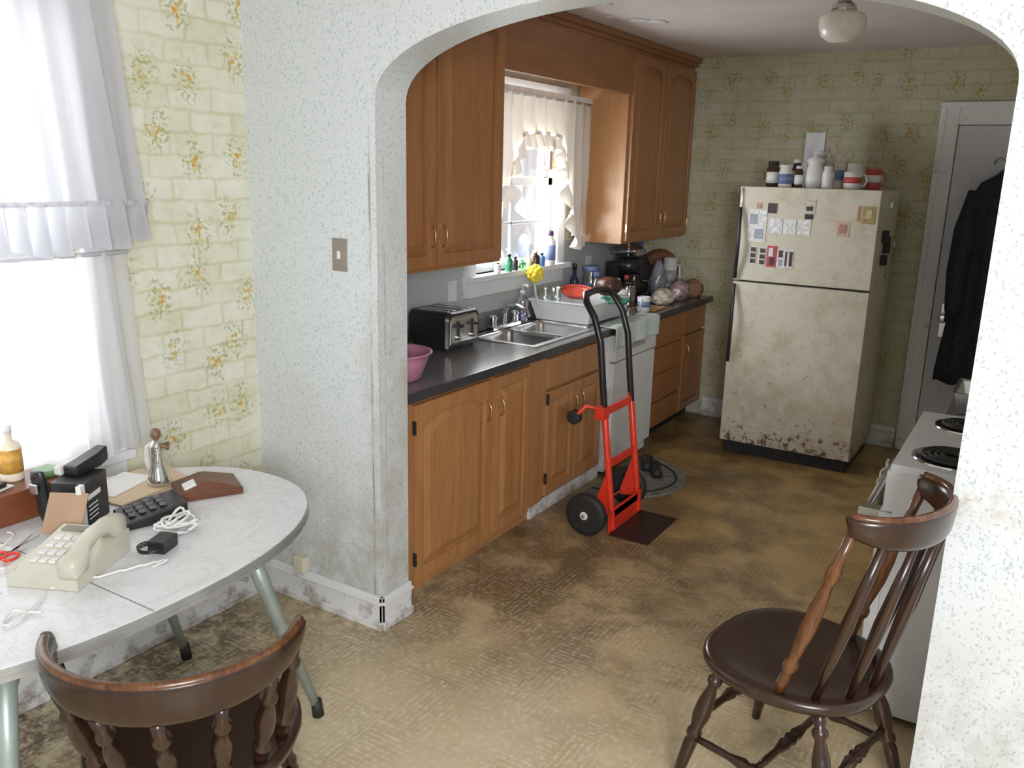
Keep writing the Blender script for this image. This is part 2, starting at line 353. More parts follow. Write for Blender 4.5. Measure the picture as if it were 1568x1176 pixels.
# kitchen swag curtain
q=B('kitchen_window_curtain')
def kzb(u):
    e=abs(u-.5)*2;t=min(1,max(0,(e-.24)/.50));return 1.99-.60*t*t
def kc(u,v):
    y=3.84+(5.08-3.84)*u;zb=kzb(u)
    z=2.215+(zb-2.215)*v;sw=.5+.5*v
    return (-2.60+.024*sw*math.sin(u*20*pi+math.sin(v*4))+.006*math.sin(u*47*pi),y+.014*v*math.sin(u*30),z)
q.grid(kc,220,20,CURT2)
def kr(u,v):
    y=3.84+(5.08-3.84)*u;zb=kzb(u)
    return (-2.58+.028*math.sin(u*40*pi)*(.35+v),y+.014*math.sin(u*30)-.05*v*(1 if u>.6 else 0),zb+.012-.085*v+.012*math.sin(u*60))
q.grid(kr,360,5,CURT2)
q.grid(lambda u,v:(-2.585+.010*math.sin(u*80*pi)*(1-v*.3),3.84+1.24*u,2.235-.03*v),300,3,CURT2)
q.tube([(-2.60,3.82,2.20),(-2.60,5.09,2.20)],.008,WHITE);q.build()
# ------------------------------------------------------------------ door
b=B('trim_door')
for lo,hi in (((-.71,YB-.03,0),(-.60,YB,2.24)),((-.60,YB-.03,2.13),(XR-.001,YB,2.24)),((-.715,YB-.04,2.235),(XR-.001,YB,2.265)),((-.695,YB-.036,0),(-.675,YB,2.24))): b.box(lo,hi,TRIMD)
b.build(.004)
b=B('door_1')
DOORP=pm('door_grey_white',(.58,.60,.66),.4,var=.05,nscale=4)
dx0,dx1=-.595,.22
b.box((dx0,YB-.022,.01),(dx1,YB-.001,2.125),DOORP)
for (za,zb) in ((.2,.95),(1.08,1.96)):
    for (xa,xb) in ((dx0+.12,dx0+.36),(dx0+.45,dx0+.70)):
        b.box((xa,YB-.026,za),(xb,YB-.022,zb),DOORP);b.box((xa+.03,YB-.032,za+.03),(xb-.03,YB-.026,zb-.03),DOORP)
b.T=Matrix.Translation((dx0+.07,YB-.03,.93))@Matrix.Rotation(pi/2,4,'X')
b.lathe((0,0,0),[(.001,0),(.028,0),(.028,.006),(.011,.01),(.011,.03),(.026,.04),(.03,.055),(.022,.07),(.001,.072)],CHROME)
b.T=Matrix();b.box((dx0+.05,YB-.028,.8),(dx0+.09,YB-.02,1.02),STEEL)
b.build(.003)
COAT=pm('navy_cloth',(.016,.02,.036),.8,var=.4,nscale=30)
b=B('hanging_coat')
prof=[(1.86,.03,.03,0),(1.82,.07,.05,0),(1.78,.14,.07,0),(1.70,.18,.08,0),(1.5,.18,.09,.0),(1.2,.19,.09,-.005),(.9,.21,.095,-.01),(.62,.23,.10,-.015),(.55,.23,.09,-.015)]
rings=[]
for z,w,d,o in prof:
    rings.append([(-.28+o+w*math.cos(2*pi*k/40),6.02+d*math.sin(2*pi*k/40)*(.85+.18*math.sin(k*1.9+z*3)),z+.01*math.sin(k*.9)) for k in range(40)])
b.loft(rings,COAT)
b.tube([(-.43,6.02,1.73),(-.46,5.98,1.5),(-.47,5.96,1.25),(-.46,5.96,1.02),(-.45,5.96,.98)],[.05,.065,.06,.052,.05],COAT,12)
b.tube([(-.13,6.02,1.73),(-.10,5.98,1.5),(-.09,5.96,1.25),(-.10,5.96,1.0)],[.05,.065,.06,.052],COAT,12)
b.tube([(-.40,6.02,1.79),(-.28,6.02,1.87),(-.16,6.02,1.79)],.006,STEEL,8)
b.tube([(-.28,6.02,1.87),(-.30,6.03,1.91),(-.33,6.06,1.935),(-.36,6.12,1.93),(-.37,6.168,1.90)],.006,STEEL,8)
b.build()
# ------------------------------------------------------------------ cabinets
def rpanel(q,y0,y1,z0,z1,x,m,arch=0,st=.055):
    q.box((x,y0,z0),(x+.010,y1,z1),m)
    xf=x+.010;T=.013
    q.box((xf,y0,z0),(xf+T,y0+st,z1),m);q.box((xf,y1-st,z0),(xf+T,y1,z1),m)
    q.box((xf,y0+st,z0),(xf+T,y1-st,z0+st),m)
    a,bb=y0+st,y1-st;n=14
    def top(u):
        if not arch: return z1-st
        s=min(1,max(0,(.5-abs(u-.5))/.5)); s=math.sin(min(1,s*1.5)*pi/2)
        return z1-st-arch*(1-s)
    ys=[a+(bb-a)*i/n for i in range(n+1)]
    vs=[];fs=[]
    for i,y in enumerate(ys):
        t=top(i/n);vs+=[(xf+T,y,t),(xf+T,y,z1),(xf,y,t),(xf,y,z1)]
    for i in range(n):
        o=i*4;fs+=[(o,o+4,o+5,o+1),(o,o+2,o+6,o+4),(o+1,o+5,o+7,o+3)]
    q.add(vs,fs,m)
    g=.010;s2=.035
    def loop(ins,xx):
        p=[(xx,a+ins,z0+st+ins),(xx,bb-ins,z0+st+ins)]
        for i in range(n,-1,-1):
            u=i/n;y=a+ins+(bb-a-2*ins)*u;p.append((xx,y,top(u)-ins))
        return p
    q.loft([loop(g,xf),loop(g,xf+.002),loop(g+s2,xf+.014)],m,smooth=False)
def pull(q,x,y,z,m=None):
    m=m or BRASS
    q.tube([(x,y,z-.045),(x+.012,y,z-.043),(x+.026,y,z-.02),(x+.026,y,z+.02),(x+.012,y,z+.043),(x,y,z+.045)],[.007,.005,.0045,.0045,.005,.007],m,8)
xc=-2.12
q=B('base_cabinet')
q.box((XL+.003,2.56,0),(xc-.022,3.70,.88),OAK);q.box((XL+.003,3.70,0),(xc-.022,4.47,.64),OAK)
q.box((xc-.025,3.70,.0),(xc-.022,4.47,.88),OAK)
q.box((XL+.003,5.14,.10),(xc-.022,6.18,.88),OAK);q.box((XL+.003,5.14,0),(xc-.10,6.18,.10),BLACKM)
q.box((xc-.022,2.56,.07),(xc-.004,2.665,.88),OAK)
q.box((xc-.022,3.635,.07),(xc-.008,3.79,.88),OAK)
q.box((xc-.022,3.66,0),(xc-.008,4.47,.075),TRIMD)
rpanel(q,2.68,3.265,.05,.845,xc-.02,OAK,.05,.06)
rpanel(q,3.285,3.625,.06,.845,xc-.02,OAK,.0,.055)
q.box((xc-.02,3.80,.69),(xc+.0,4.45,.845),OAK);
rpanel(q,3.80,4.12,.09,.67,xc-.02,OAK,0,.055);rpanel(q,4.13,4.45,.09,.67,xc-.02,OAK,0,.055)
for k,(a,c) in enumerate(((.68,.855),(.49,.66),(.30,.47),(.12,.28))): q.box((xc-.02,5.16,a),(xc,5.72,c),OAKV)
q.box((xc-.02,5.76,.69),(xc,6.17,.855),OAKV)
rpanel(q,5.76,6.17,.12,.67,xc-.02,OAKV,0,.05)
for (y,z) in ((3.22,.70),(3.33,.70),(4.09,.56),(4.17,.56),(5.80,.56)): pull(q,xc+.002,y,z)
for a,c in ((2.672,.72),(2.672,.13),(3.792,.60),(3.792,.16)): q.box((xc-.004,a,c),(xc+.012,a+.008,c+.06),BLACKM)
q.build(.003)
q=B('countertop')
sx0,sx1,sy0,sy1=-2.60,-2.18,3.74,4.42
for lo,hi in (((XL+.003,2.552,.881),(-2.085,sy0,.915)),((XL+.003,sy1,.881),(-2.085,6.195,.915)),((XL+.003,sy0,.881),(sx0,sy1,.915)),((sx1,sy0,.881),(-2.085,sy1,.915))): q.box(lo,hi,COUNTER)
q.box((-2.09,2.552,.876),(-2.076,6.195,.917),EDGE)
q.box((XL+.003,2.552,.915),(XL+.022,6.195,1.0),COUNTER)
q.build(.002)
q=B('trim_backsplash');q.box((XL,2.552,1.0),(XL+.006,3.83,1.35),SPLASH);q.box((XL,3.83,1.0),(XL+.006,4.97,1.09),SPLASH);q.box((XL,4.97,1.0),(XL+.006,YB,1.35),SPLASH);q.build()
q=B('trim_outlet_plate');q.box((XL+.006,3.70,1.10),(XL+.012,3.77,1.21),WHITE);q.box((XL+.012,3.722,1.12),(XL+.014,3.748,1.145),PAPER);q.box((XL+.006,5.3,1.12),(XL+.012,5.37,1.23),WHITE);q.build(.002)
# sink
q=B('kitchen_sink')
def ring(lo,hi,w,z0,z1):
    q.box((lo[0],lo[1],z0),(hi[0],lo[1]+w,z1),STEEL);q.box((lo[0],hi[1]-w,z0),(hi[0],hi[1],z1),STEEL)
    q.box((lo[0],lo[1]+w,z0),(lo[0]+w,hi[1]-w,z1),STEEL);q.box((hi[0]-w,lo[1]+w,z0),(hi[0],hi[1]-w,z1),STEEL)
ring((-2.63,3.71),(-2.15,4.45),.035,.9155,.921)
q.box((-2.60,4.06,.9155),(-2.18,4.10,.921),STEEL);q.box((-2.62,3.72,.9155),(-2.54,4.44,.921),STEEL)
for (ya,yb) in ((3.745,4.06),(4.10,4.415)):
    def rr(ins,z):
        o=[]
        x0_,x1_,y0_,y1_=-2.55+ins,-2.185-ins,ya+ins,yb-ins;R=.05
        for cx,cy,a0 in ((x1_-R,y1_-R,0),(x0_+R,y1_-R,90),(x0_+R,y0_+R,180),(x1_-R,y0_+R,270)):
            for k in range(5):
                a=math.radians(a0+k*22.5);o.append((cx+R*math.cos(a),cy+R*math.sin(a),z))
        return o
    q.loft([rr(0,.918),rr(.008,.90),rr(.015,.77),rr(.04,.75)],STEEL,True,False);q.add(rr(.04,.75),[tuple(range(20))],STEEL)
q.build()
q=B('kitchen_faucet')
q.box((-2.60,3.93,.922),(-2.55,4.22,.945),CHROME)
for y in (3.96,4.19):
    q.lathe((-2.575,y,.945),[(.022,0),(.02,.03),(.024,.04),(.018,.06),(.001,.062)],CHROME);q.tube([(-2.575,y,.99),(-2.53,y-.03,1.0)],.007,CHROME)
q.tube([(-2.575,4.075,.94),(-2.575,4.075,1.0),(-2.55,4.07,1.045),(-2.47,4.05,1.06),(-2.40,4.03,1.04),(-2.38,4.025,1.01)],[.016,.014,.012,.012,.012,.013],CHROME,12)
q.build(.003)
q=B('dishwasher')
q.box((-2.68,4.50,.02),(-2.11,5.12,.872),ENAMEL);q.box((-2.11,4.505,.10),(-2.075,5.115,.70),ENAMEL);q.box((-2.11,4.505,.71),(-2.07,5.115,.868),ENAMEL)
q.box((-2.075,4.70,.76),(-2.06,4.92,.79),pm('handle_recess',(.35,.36,.37),.4));q.box((-2.072,4.56,.80),(-2.066,4.66,.84),STEEL)
q.build(.006)
# uppers
xu=-2.35
q=B('upper_cabinet')
q.box((XL+.008,2.552,1.345),(xu,3.66,2.53),MAPLE)
q.box((XL+.008,5.10,1.345),(xu,YB-.003,2.53),MAPLE)
q.box((xu-.02,3.66,2.26),(xu,5.10,2.53),OAKD)
q.box((xu,3.64,2.26),(xu+.018,5.12,2.53),OAKD)
q.box((xu,2.552,1.345),(xu+.004,3.66,2.53),OAKV);q.box((xu,5.10,1.345),(xu+.004,YB-.003,2.53),OAKV)
for a,c in ((2.57,3.095),(3.11,3.635),(5.125,5.64),(5.655,6.18)): rpanel(q,a,c,1.365,2.50,xu+.004,OAKV,.04,.055)
for y in (3.06,3.145,5.605,5.69): pull(q,xu+.027,y,1.50)
for y in (5.118,6.183):
    for z in (1.42,2.40): q.box((xu+.02,y-.006,z),(xu+.032,y+.006,z+.05),BRASS)
q.box((XL+.003,2.552,2.53),(xu+.03,YB-.003,2.555),OAKD);q.box((XL+.003,2.552,2.555),(xu+.055,YB-.003,2.588),OAKD)
q.build(.003)
# ------------------------------------------------------------------ fridge
q=B('refrigerator')
fx0,fx1,fy=-1.69,-.87,5.40
q.box((fx0+.005,fy+.07,.06),(fx1-.005,6.12,1.722),FRIDGE)
q.box((fx0,fy,1.150),(fx1,fy+.062,1.728),FRIDGE);q.box((fx0,fy,.085),(fx1,fy+.062,1.138),FRIDGE)
q.box((fx0+.01,fy+.06,.07),(fx1-.01,fy+.072,1.72),BLACKM)
q.box((fx0+.02,fy+.03,.0),(fx1-.02,6.08,.075),BLACKM)
def fh(z0,z1,bul):
    n=14;pts_=[];
    for i in range(n+1):
        t=i/n;pts_.append((fx0+.012+.012*math.sin(pi*t),fy-.012-bul*math.sin(pi*t),z0+(z1-z0)*t))
    q.tube(pts_,.012,BLACK,8)
fh(.62,1.125,.035);fh(1.16,1.60,.03)
q.tube([(fx0+.015,fy-.008,1.58),(fx0+.015,fy-.006,1.72)],.006,CHROME,6)
q.box((fx1-.12,fy-.006,1.140),(fx1-.01,fy+.01,1.150),BLACK)
q.build(.008,3)
def fz(v): return 1.728-(v-287)*.00405
def fxx(u): return fx0+(u-1131)*.0039
def magnet(name,u,v,w,h,col,rows=None):
    q=B(name);x=fxx(u);z=fz(v);m=pm('mag_%.2f_%.2f_%.2f'%col,col,.6,var=.25,nscale=60)
    q.box((x-w/2,fy-.004,z-h/2),(x+w/2,fy-.0005,z+h/2),m)
    if rows:
        for (a,c,d,e,cc) in rows: q.box((x-w/2+a*w,fy-.006,z-h/2+c*h),(x-w/2+d*w,fy-.004,z-h/2+e*h),pm('ink_%.2f_%.2f_%.2f'%cc,cc,.6))
    return q.build()
dk=(.08,.05,.05);wt=(.75,.76,.76);bl=(.35,.40,.48)
magnet('fridge_note',1162,345,.115,.20,wt,[(.1,.55,.5,.85,bl),(.4,.1,.9,.4,bl)])
magnet('fridge_photo',1184,318,.055,.06,dk)
magnet('fridge_photo',1163,315,.03,.035,(.45,.30,.22))
magnet('fridge_note',1213,344,.25,.09,wt,[(.32,.0,.34,1,bl),(.65,0,.67,1,bl)])
magnet('fridge_photo',1241,313,.065,.085,(.6,.58,.5),[(.2,.2,.8,.5,dk)])
magnet('fridge_photo',1241,328,.05,.03,(.04,.04,.04))
magnet('fridge_magnet',1293,343,.07,.09,(.62,.45,.33),[(.2,.2,.8,.8,(.45,.25,.2))])
magnet('fridge_magnet',1327,322,.07,.10,(.40,.32,.12),[(.25,.3,.75,.8,(.6,.5,.35))])
magnet('fridge_magnet',1313,320,.015,.09,(.6,.25,.15))
magnet('fridge_photo_strip',1160,390,.04,.11,wt,[(.1,.05,.9,.3,dk),(.1,.37,.9,.62,dk),(.1,.7,.9,.95,dk)])
magnet('fridge_photo_strip',1175,391,.04,.11,wt,[(.1,.05,.9,.3,dk),(.1,.37,.9,.62,dk),(.1,.7,.9,.95,dk)])
magnet('fridge_photo',1190,390,.06,.13,(.5,.08,.1),[(.15,.5,.6,.9,wt),(.3,.1,.8,.45,dk)])
magnet('fridge_photo_strip',1211,392,.10,.11,wt,[(.1,.08,.35,.45,bl),(.1,.55,.35,.95,dk),(.5,.1,.62,.9,dk),(.75,.1,.95,.9,dk)])
q=B('key_holder')
for (y,z,s,m) in ((5.62,1.42,.05,BLACKM),(5.70,1.35,.06,BLACKM),(5.78,1.40,.04,STEEL),(5.66,1.28,.045,BLACKM)): q.box((fx1-.0045,y,z),(fx1+.03,y+s,z+s*1.4),m)
q.tube([(fx1+.02,5.7,1.34),(fx1+.03,5.72,1.24),(fx1+.02,5.75,1.2)],.006,STEEL,6);q.build(.005)
q=B('side_magnet')
for (y,z) in ((5.75,1.62),(6.0,1.37)): q.box((fx1-.0045,y,z),(fx1+.02,y+.05,z+.04),STEEL)
q.build(.004)
ft=1.729
WP=pm('white_plastic',(.68,.68,.67),.4,var=.05)
def bottle(name,x,y,z,r,h,body,cap,label=None,neck=.45,sh=.72):
    q=B(name)
    q.lathe((x,y,z),[(.001,0),(r*.95,0),(r,.006),(r,h*sh),(r*.85,h*(sh+.07)),(r*neck,h*(sh+.13)),(r*neck,h*.88)],body,18)
    q.lathe((x,y,z),[(r*neck*1.15,h*.86),(r*neck*1.15,h*.985),(r*neck*.9,h),(.001,h)],cap,16)
    if label: q.lathe((x,y,z),[(r*1.02,h*.15),(r*1.02,h*.58)],label,18)
    return q.build()
BROWN=pm('brown_bottle',(.05,.025,.015),.2);BLUEL=pm('blue_label',(.16,.22,.40),.5);REDL=pm('red_label',(.48,.07,.07),.5)
bottle('vitamin_bottle',-1.545,5.56,ft,.038,.155,BROWN,BLACK,PAPER,.8,.7)
bottle('vitamin_bottle',-1.455,5.52,ft,.042,.135,WP,WP,BLUEL,.8,.7)
bottle('medicine_bottle',-1.415,5.62,ft,.03,.17,BROWN,WP,PAPER,.7)
bottle('medicine_bottle',-1.375,5.52,ft,.025,.13,BROWN,WP,PAPER,.7)
q=B('white_jar');q.lathe((-1.29,5.55,ft),[(.001,0),(.05,0),(.055,.05),(.05,.11),(.04,.14),(.052,.155),(.052,.17),(.02,.185),(.02,.2),(.001,.2)],WP);q.build()
bottle('white_bottle',-1.20,5.50,ft,.032,.13,WP,WP,None,.7)
q=B('greeting_card');q.box((-1.44,5.86,ft),(-1.32,5.865,ft+.34),pm('card_grey',(.60,.62,.64),.6));q.box((-1.34,5.87,ft),(-1.24,5.876,ft+.30),pm('card_tan',(.42,.38,.30),.6,var=.4,nscale=40));q.build()
q=B('small_carton');q.box((-1.22,5.74,ft),(-1.15,5.80,ft+.16),pm('carton_cream',(.60,.55,.45),.6,var=.25,nscale=30));q.box((-1.21,5.735,ft+.05),(-1.16,5.739,ft+.11),BLUEL);q.build(.003)
q=B('clear_jar');q.lathe((-1.31,5.72,ft),[(.05,0),(.05,.17),(.04,.19)],CLEAR);q.lathe((-1.31,5.72,ft),[(.045,.19),(.045,.22),(.001,.22)],WP);q.build()
def mug(name,x,y,z,r,h,m,m2=None,ha=0):
    q=B(name);q.lathe((x,y,z),[(.001,0),(r*.8,0),(r*.95,.01),(r,h*.3),(r,h),(r*.9,h),(r*.88,.01),(.001,.01)],m)
    if m2: q.lathe((x,y,z),[(r*1.012,h*.35),(r*1.012,h*.7)],m2)
    c,s_=math.cos(ha),math.sin(ha)
    q.tube([(x+c*(r*.95+d),y+s_*(r*.95+d),z+zz) for d,zz in ((0,h*.85),(r*.45,h*.82),(r*.65,h*.5),(r*.45,h*.22),(0,h*.2))],r*.13,m,8)
    return q.build()
mug('red_mug',-1.06,5.52,ft,.05,.10,WP,REDL,0);mug('red_mug',-.97,5.66,ft,.045,.12,REDL,WP,.4)
mug('white_mug',-1.08,5.66,ft,.045,.15,WP,None,2)
# ------------------------------------------------------------------ stove
q=B('kitchen_stove')
sx,sy,ey=-.33,2.87,3.63
q.box((sx+.02,sy,.03),(XR-.02,ey,.895),ENAMEL);q.box((sx,sy-.004,.885),(XR-.02,ey+.004,.912),ENAMEL)
q.box((sx-.02,sy+.01,.22),(sx+.02,ey-.01,.74),ENAMEL);q.box((sx-.024,sy+.12,.32),(sx-.018,ey-.12,.60),BLACK)
q.box((sx-.02,sy+.01,.04),(sx+.02,ey-.01,.205),ENAMEL);q.box((sx-.01,sy,.75),(sx+.02,ey,.885),ENAMEL)
q.box((XR-.10,sy,.912),(XR-.02,ey,1.13),ENAMEL)
q.tube([(sx-.02,sy+.05,.70),(sx-.07,sy+.05,.71),(sx-.07,ey-.05,.71),(sx-.02,ey-.05,.70)],.013,CHROME,10)
q.box((sx-.085,sy+.02,.69),(sx-.02,sy+.07,.74),STEEL)
for i in range(4):
    q.T=Matrix.Translation((XR-.10,sy+.12+.17*i,1.03))@Matrix.Rotation(-pi/2,4,'Y')
    q.lathe((0,0,0),[(.025,0),(.022,.02),(.001,.022)],BLACK,16)
q.T=Matrix()
for (x,y,r) in ((-.17,3.03,.10),(-.17,3.47,.08),(.12,3.03,.08),(.12,3.47,.10)):
    q.lathe((x,y,.912),[(r+.025,.001),(r+.022,.006),(r+.008,.004),(r*.5,.002),(.001,.002)],CHROME,32)
    pts_=[]
    for i in range(121):
        t=i/120;a=t*2*pi*4;rr_=.022+(r-.022)*t;pts_.append((x+rr_*math.cos(a),y+rr_*math.sin(a),.925))
    q.tube(pts_,.0065,BLACKM,8)
q.build(.005)
q=B('side_counter');q.box((-.20,3.68,.0),(XR-.02,4.35,.86),ENAMEL);q.box((-.26,3.66,.86),(XR-.02,4.36,.90),COUNTER);q.build(.004)
q=B('foil_roasting_pan')
def tray(ins,z): return [(-.24+ins,3.70+ins,z),(.02-ins,3.70+ins,z),(.02-ins,3.98-ins,z),(-.24+ins,3.98-ins,z)]
q.loft([tray(.02,.901),tray(0,.99),tray(-.008,.992),tray(.01,.988),tray(.03,.91)],STEEL,False);q.build(.003)
q=B('dark_pot');q.lathe((-.10,4.14,.901),[(.001,0),(.09,0),(.10,.02),(.10,.13),(.105,.135),(.06,.16),(.015,.17),(.015,.19),(.001,.192)],BLACKM);q.build()
CLOTH=pm('cream_towel',(.6,.55,.48),.9)
q=B('oven_towel')
q.grid(lambda u,v:(-.418+.006*math.sin(u*12),3.25+.28*u,.725-.22*v),14,8,CLOTH);q.build(solid=.006)
# ------------------------------------------------------------------ ceiling lamp
q=B('ceiling_lamp');lx,ly=-.93,4.22
MILK=pm('milk_glass',(.80,.77,.70),.25,var=.03)
q.lathe((lx,ly,ZC),[(.001,0),(.065,0),(.062,-.02),(.03,-.035),(.03,-.045),(.05,-.055),(.055,-.075),(.048,-.09)],STEEL)
q.lathe((lx,ly,ZC),[(.05,-.08),(.055,-.085),(.09,-.095),(.100,-.11),(.100,-.15),(.088,-.185),(.055,-.207),(.001,-.212)],MILK)
q.build()
q=B('ceiling_paint_flakes')
for i in range(9):
    x=-2.22+random.random()*.25;y=3.9+random.random()*.9;s_=.02+random.random()*.05
    q.lathe((x,y,ZC-.001),[(s_,0),(s_*.7,-.006),(.001,-.004)],WHITE,7)
q.build()
# ------------------------------------------------------------------ small wall things
q=B('light_switch');q.box((-2.262,Y0-.006,1.415),(-2.192,Y0,1.535),pm('brushed_plate',(.33,.29,.25),.4,.6));q.box((-2.234,Y0-.012,1.46),(-2.220,Y0-.005,1.49),WHITE);q.build(.002)
q=B('trim_phone_jack');q.box((-2.50,Y0-.04,.141),(-2.44,Y0,.205),pm('beige_plastic',(.62,.58,.45),.4));q.build(.004)
# ------------------------------------------------------------------ hand truck
q=B('hand_truck')
ya,yb=3.76,4.08
for y in (ya,yb):
    q.tube([(-1.69,y,.02),(-1.72,y,.25),(-1.775,y,.67)],.017,RED,12)
path=[(-1.768,ya,.62),(-1.79,ya,.80),(-1.81,ya,.98),(-1.85,ya,1.10),(-1.90,ya+.005,1.17),(-1.925,ya+.04,1.205),(-1.93,(ya+yb)/2,1.21),(-1.925,yb-.04,1.205),(-1.90,yb-.005,1.17),(-1.85,yb,1.10),(-1.81,yb,.98),(-1.79,yb,.80),(-1.768,yb,.62)]
q.tube(path,.017,BLACK,12)
for z,x in ((.10,-1.70),(.36,-1.735),(.63,-1.77)): q.box((x-.008,ya-.02,z-.02),(x+.008,yb+.02,z+.02),RED)
for y in (ya,yb):
    q.loft([[( -1.70,y-.012,.10),(-1.70,y+.012,.10),(-1.73,y+.012,.34),(-1.73,y-.012,.34)],[(-1.80,y-.008,.09),(-1.80,y+.008,.09),(-1.80,y+.008,.13),(-1.80,y-.008,.13)]],RED,False)
q.tube([(-1.795,3.62,.112),(-1.795,4.20,.112)],.008,STEEL,8)
for y in (3.66,4.16):
    q.T=Matrix.Translation((-1.795,y,.112))@Matrix.Rotation(pi/2,4,'X')
    q.lathe((0,0,0),[(.02,-.028),(.06,-.02),(.075,-.022),(.10,-.022),(.110,-.012),(.110,.012),(.10,.022),(.075,.022),(.06,.02),(.02,.028)],BLACKM,28)
    q.lathe((0,0,0),[(.001,.03),(.022,.03),(.022,-.03),(.001,-.03)],WP,16)
    q.T=Matrix()
q.box((-1.80,ya-.05,.60),(-1.75,ya+.02,.66),RED);q.tube([(-1.77,ya,.64),(-1.85,ya-.05,.66),(-1.88,ya-.08,.62)],.01,RED,8)
q.T=Matrix.Translation((-1.90,ya-.07,.60))@Matrix.Rotation(pi/2,4,'X');q.lathe((0,0,0),[(.012,-.02),(.036,-.018),(.036,.018),(.012,.02)],BLACKM,20);q.T=Matrix()
q.box((-1.70,3.72,.001),(-1.48,4.12,.007),pm('toe_plate',(.05,.035,.03),.4,.5));q.box((-1.70,3.72,.001),(-1.692,4.12,.13),RED)
q.build(.002)
RUG=pm('grey_rug',(.20,.19,.17),.9,var=.35,nscale=40,bmp=.4)
q=B('half_round_rug')
poly=[(-2.07+.44*math.sin(pi*i/24),4.58-.40*math.cos(pi*i/24)) for i in range(25)]
q.prism(poly,.001,.012,RUG);poly2=[(-2.05+.36*math.sin(pi*i/24),4.58-.33*math.cos(pi*i/24)) for i in range(25)]
q.tube([(x,y,.013) for x,y in poly2],.006,BLACKM,6);q.build()
q=B('black_shoe')
for (x,y,a) in ((-1.95,4.80,.4),(-1.86,4.72,.5)):
    q.T=rotz((x,y,.020),a);q.loft([[(c*.035*w,yy,z) for c,z in ((-1,0),(1,0),(1,.025),(.5,hh),(-.5,hh),(-1,.025))] for yy,w,hh in ((-.13,.6,.03),(-.11,.9,.06),(-.03,.9,.05),(.05,1.1,.04),(.11,.9,.03),(.13,.5,.02))],BLACKM)
q.T=Matrix();q.build()
# ------------------------------------------------------------------ counter things
zc=.916
q=B('pink_bowl');PINK=pm('pink_plastic',(.58,.24,.36),.35)
q.lathe((-2.30,2.77,zc),[(.001,0),(.10,0),(.115,.01),(.145,.09),(.155,.115),(.165,.118),(.163,.124),(.145,.12),(.11,.02),(.001,.012)],PINK,36);q.build()
mug('glass_candle',-2.50,3.10,zc,.035,.09,BROWN,REDL);bottle('spice_bottle',-2.58,3.12,zc,.025,.14,CLEAR,REDL,REDL,.7)
q=B('four_slice_toaster')
tx0,tx1,ty0,ty1=-2.67,-2.42,3.32,3.60
def rbx(x,ins,zt_,zb_=.02):
    y0_,y1_=ty0+ins,ty1-ins;o=[];R=.035
    for cy,cz,a0 in ((y1_-R,zc+zt_-R,0),(y0_+R,zc+zt_-R,90)):
        for k in range(6):
            a=math.radians(a0+k*18);o.append((x,cy+R*math.cos(a),cz+R*math.sin(a)))
    o+=[(x,y0_,zc+zb_),(x,y1_,zc+zb_)];return o
q.loft([rbx(tx0,.012,.185),rbx(tx0+.015,0,.195),rbx(tx1-.015,0,.195),rbx(tx1,.012,.188)],BLACK,False)
q.loft([rbx(tx1,.02,.178,.035),rbx(tx1+.006,.03,.168,.045)],STEEL,False)
for y in (ty0+.08,ty1-.08):
    q.box((tx1+.005,y-.006,zc+.06),(tx1+.012,y+.006,zc+.15),BLACK);q.box((tx1+.005,y-.02,zc+.12),(tx1+.03,y+.02,zc+.135),BLACK)
    q.T=Matrix.Translation((tx1+.005,y,zc+.07))@Matrix.Rotation(pi/2,4,'Y');q.lathe((0,0,0),[(.015,0),(.013,.014),(.001,.015)],STEEL,16);q.T=Matrix()
for y in (ty0+.05,ty0+.10,ty1-.10,ty1-.05): q.box((tx0+.04,y-.01,zc+.19),(tx1-.03,y+.01,zc+.197),STEEL)
for x in (tx0+.03,tx1-.03):
    for y in (ty0+.04,ty1-.04): q.lathe((x,y,zc),[(.012,0),(.012,.025)],BLACKM,10)
q.build(.002)
q=B('dish_rack')
WH=pm('rack_white',(.78,.80,.82),.3,var=.03)
rz=.923
def rk(ins,z): 
    return [(-2.61+ins,4.42+ins,z),(-2.20-ins,4.42+ins,z),(-2.20-ins,4.93-ins,z),(-2.61+ins,4.93-ins,z)]
q.loft([rk(.03,rz),rk(.0,rz+.11),rk(-.01,rz+.115),rk(-.01,rz+.125),rk(.006,rz+.12),rk(.035,rz+.01)],WH,False)
for i in range(9):
    y=4.48+i*.05;q.tube([(-2.56,y,rz+.01),(-2.56,y,rz+.10),(-2.50,y,rz+.10),(-2.50,y,rz+.01)],.003,WH,6)
q.build(.003)
REDP=pm('red_plate',(.55,.08,.05),.3)
q=B('red_plate');q.T=Matrix.Translation((-2.45,4.72,rz+.125))@Matrix.Rotation(.16,4,'X')@Matrix.Rotation(.12,4,'Y')
q.lathe((0,0,0),[(.001,0),(.08,0),(.11,.03),(.115,.032),(.08,.008),(.001,.006)],REDP,28);q.build()
q=B('brown_bonnet_bowl');q.lathe((-2.30,4.85,rz+.127),[(.001,0),(.05,0),(.085,.04),(.08,.085),(.04,.11),(.001,.115)],pm('brown_glaze',(.07,.025,.02),.3));q.build()
q=B('drinking_glass')
for (x,y) in ((-2.56,4.50),(-2.53,4.59)): q.lathe((x,y,rz+.05),[(.001,0),(.03,0),(.036,.13),(.034,.13),(.028,.005)],CLEAR,16)
q.build()
q=B('green_cloth');q.grid(lambda u,v:(-2.24+.12*u,4.62+.2*v,rz+.14-.03*u+.008*math.sin(u*9+v*7)),8,8,pm('green_cloth',(.02,.13,.08),.8));q.build(solid=.008)
mug('white_mug',-2.34,5.12,zc,.05,.13,WP,None,-1.2);mug('white_mug',-2.19,5.16,zc,.042,.10,WP,BLUEL,-1.5)
q=B('dish_towel');TOW=pm('pale_towel',(.60,.70,.68),.9,var=.1,nscale=20)
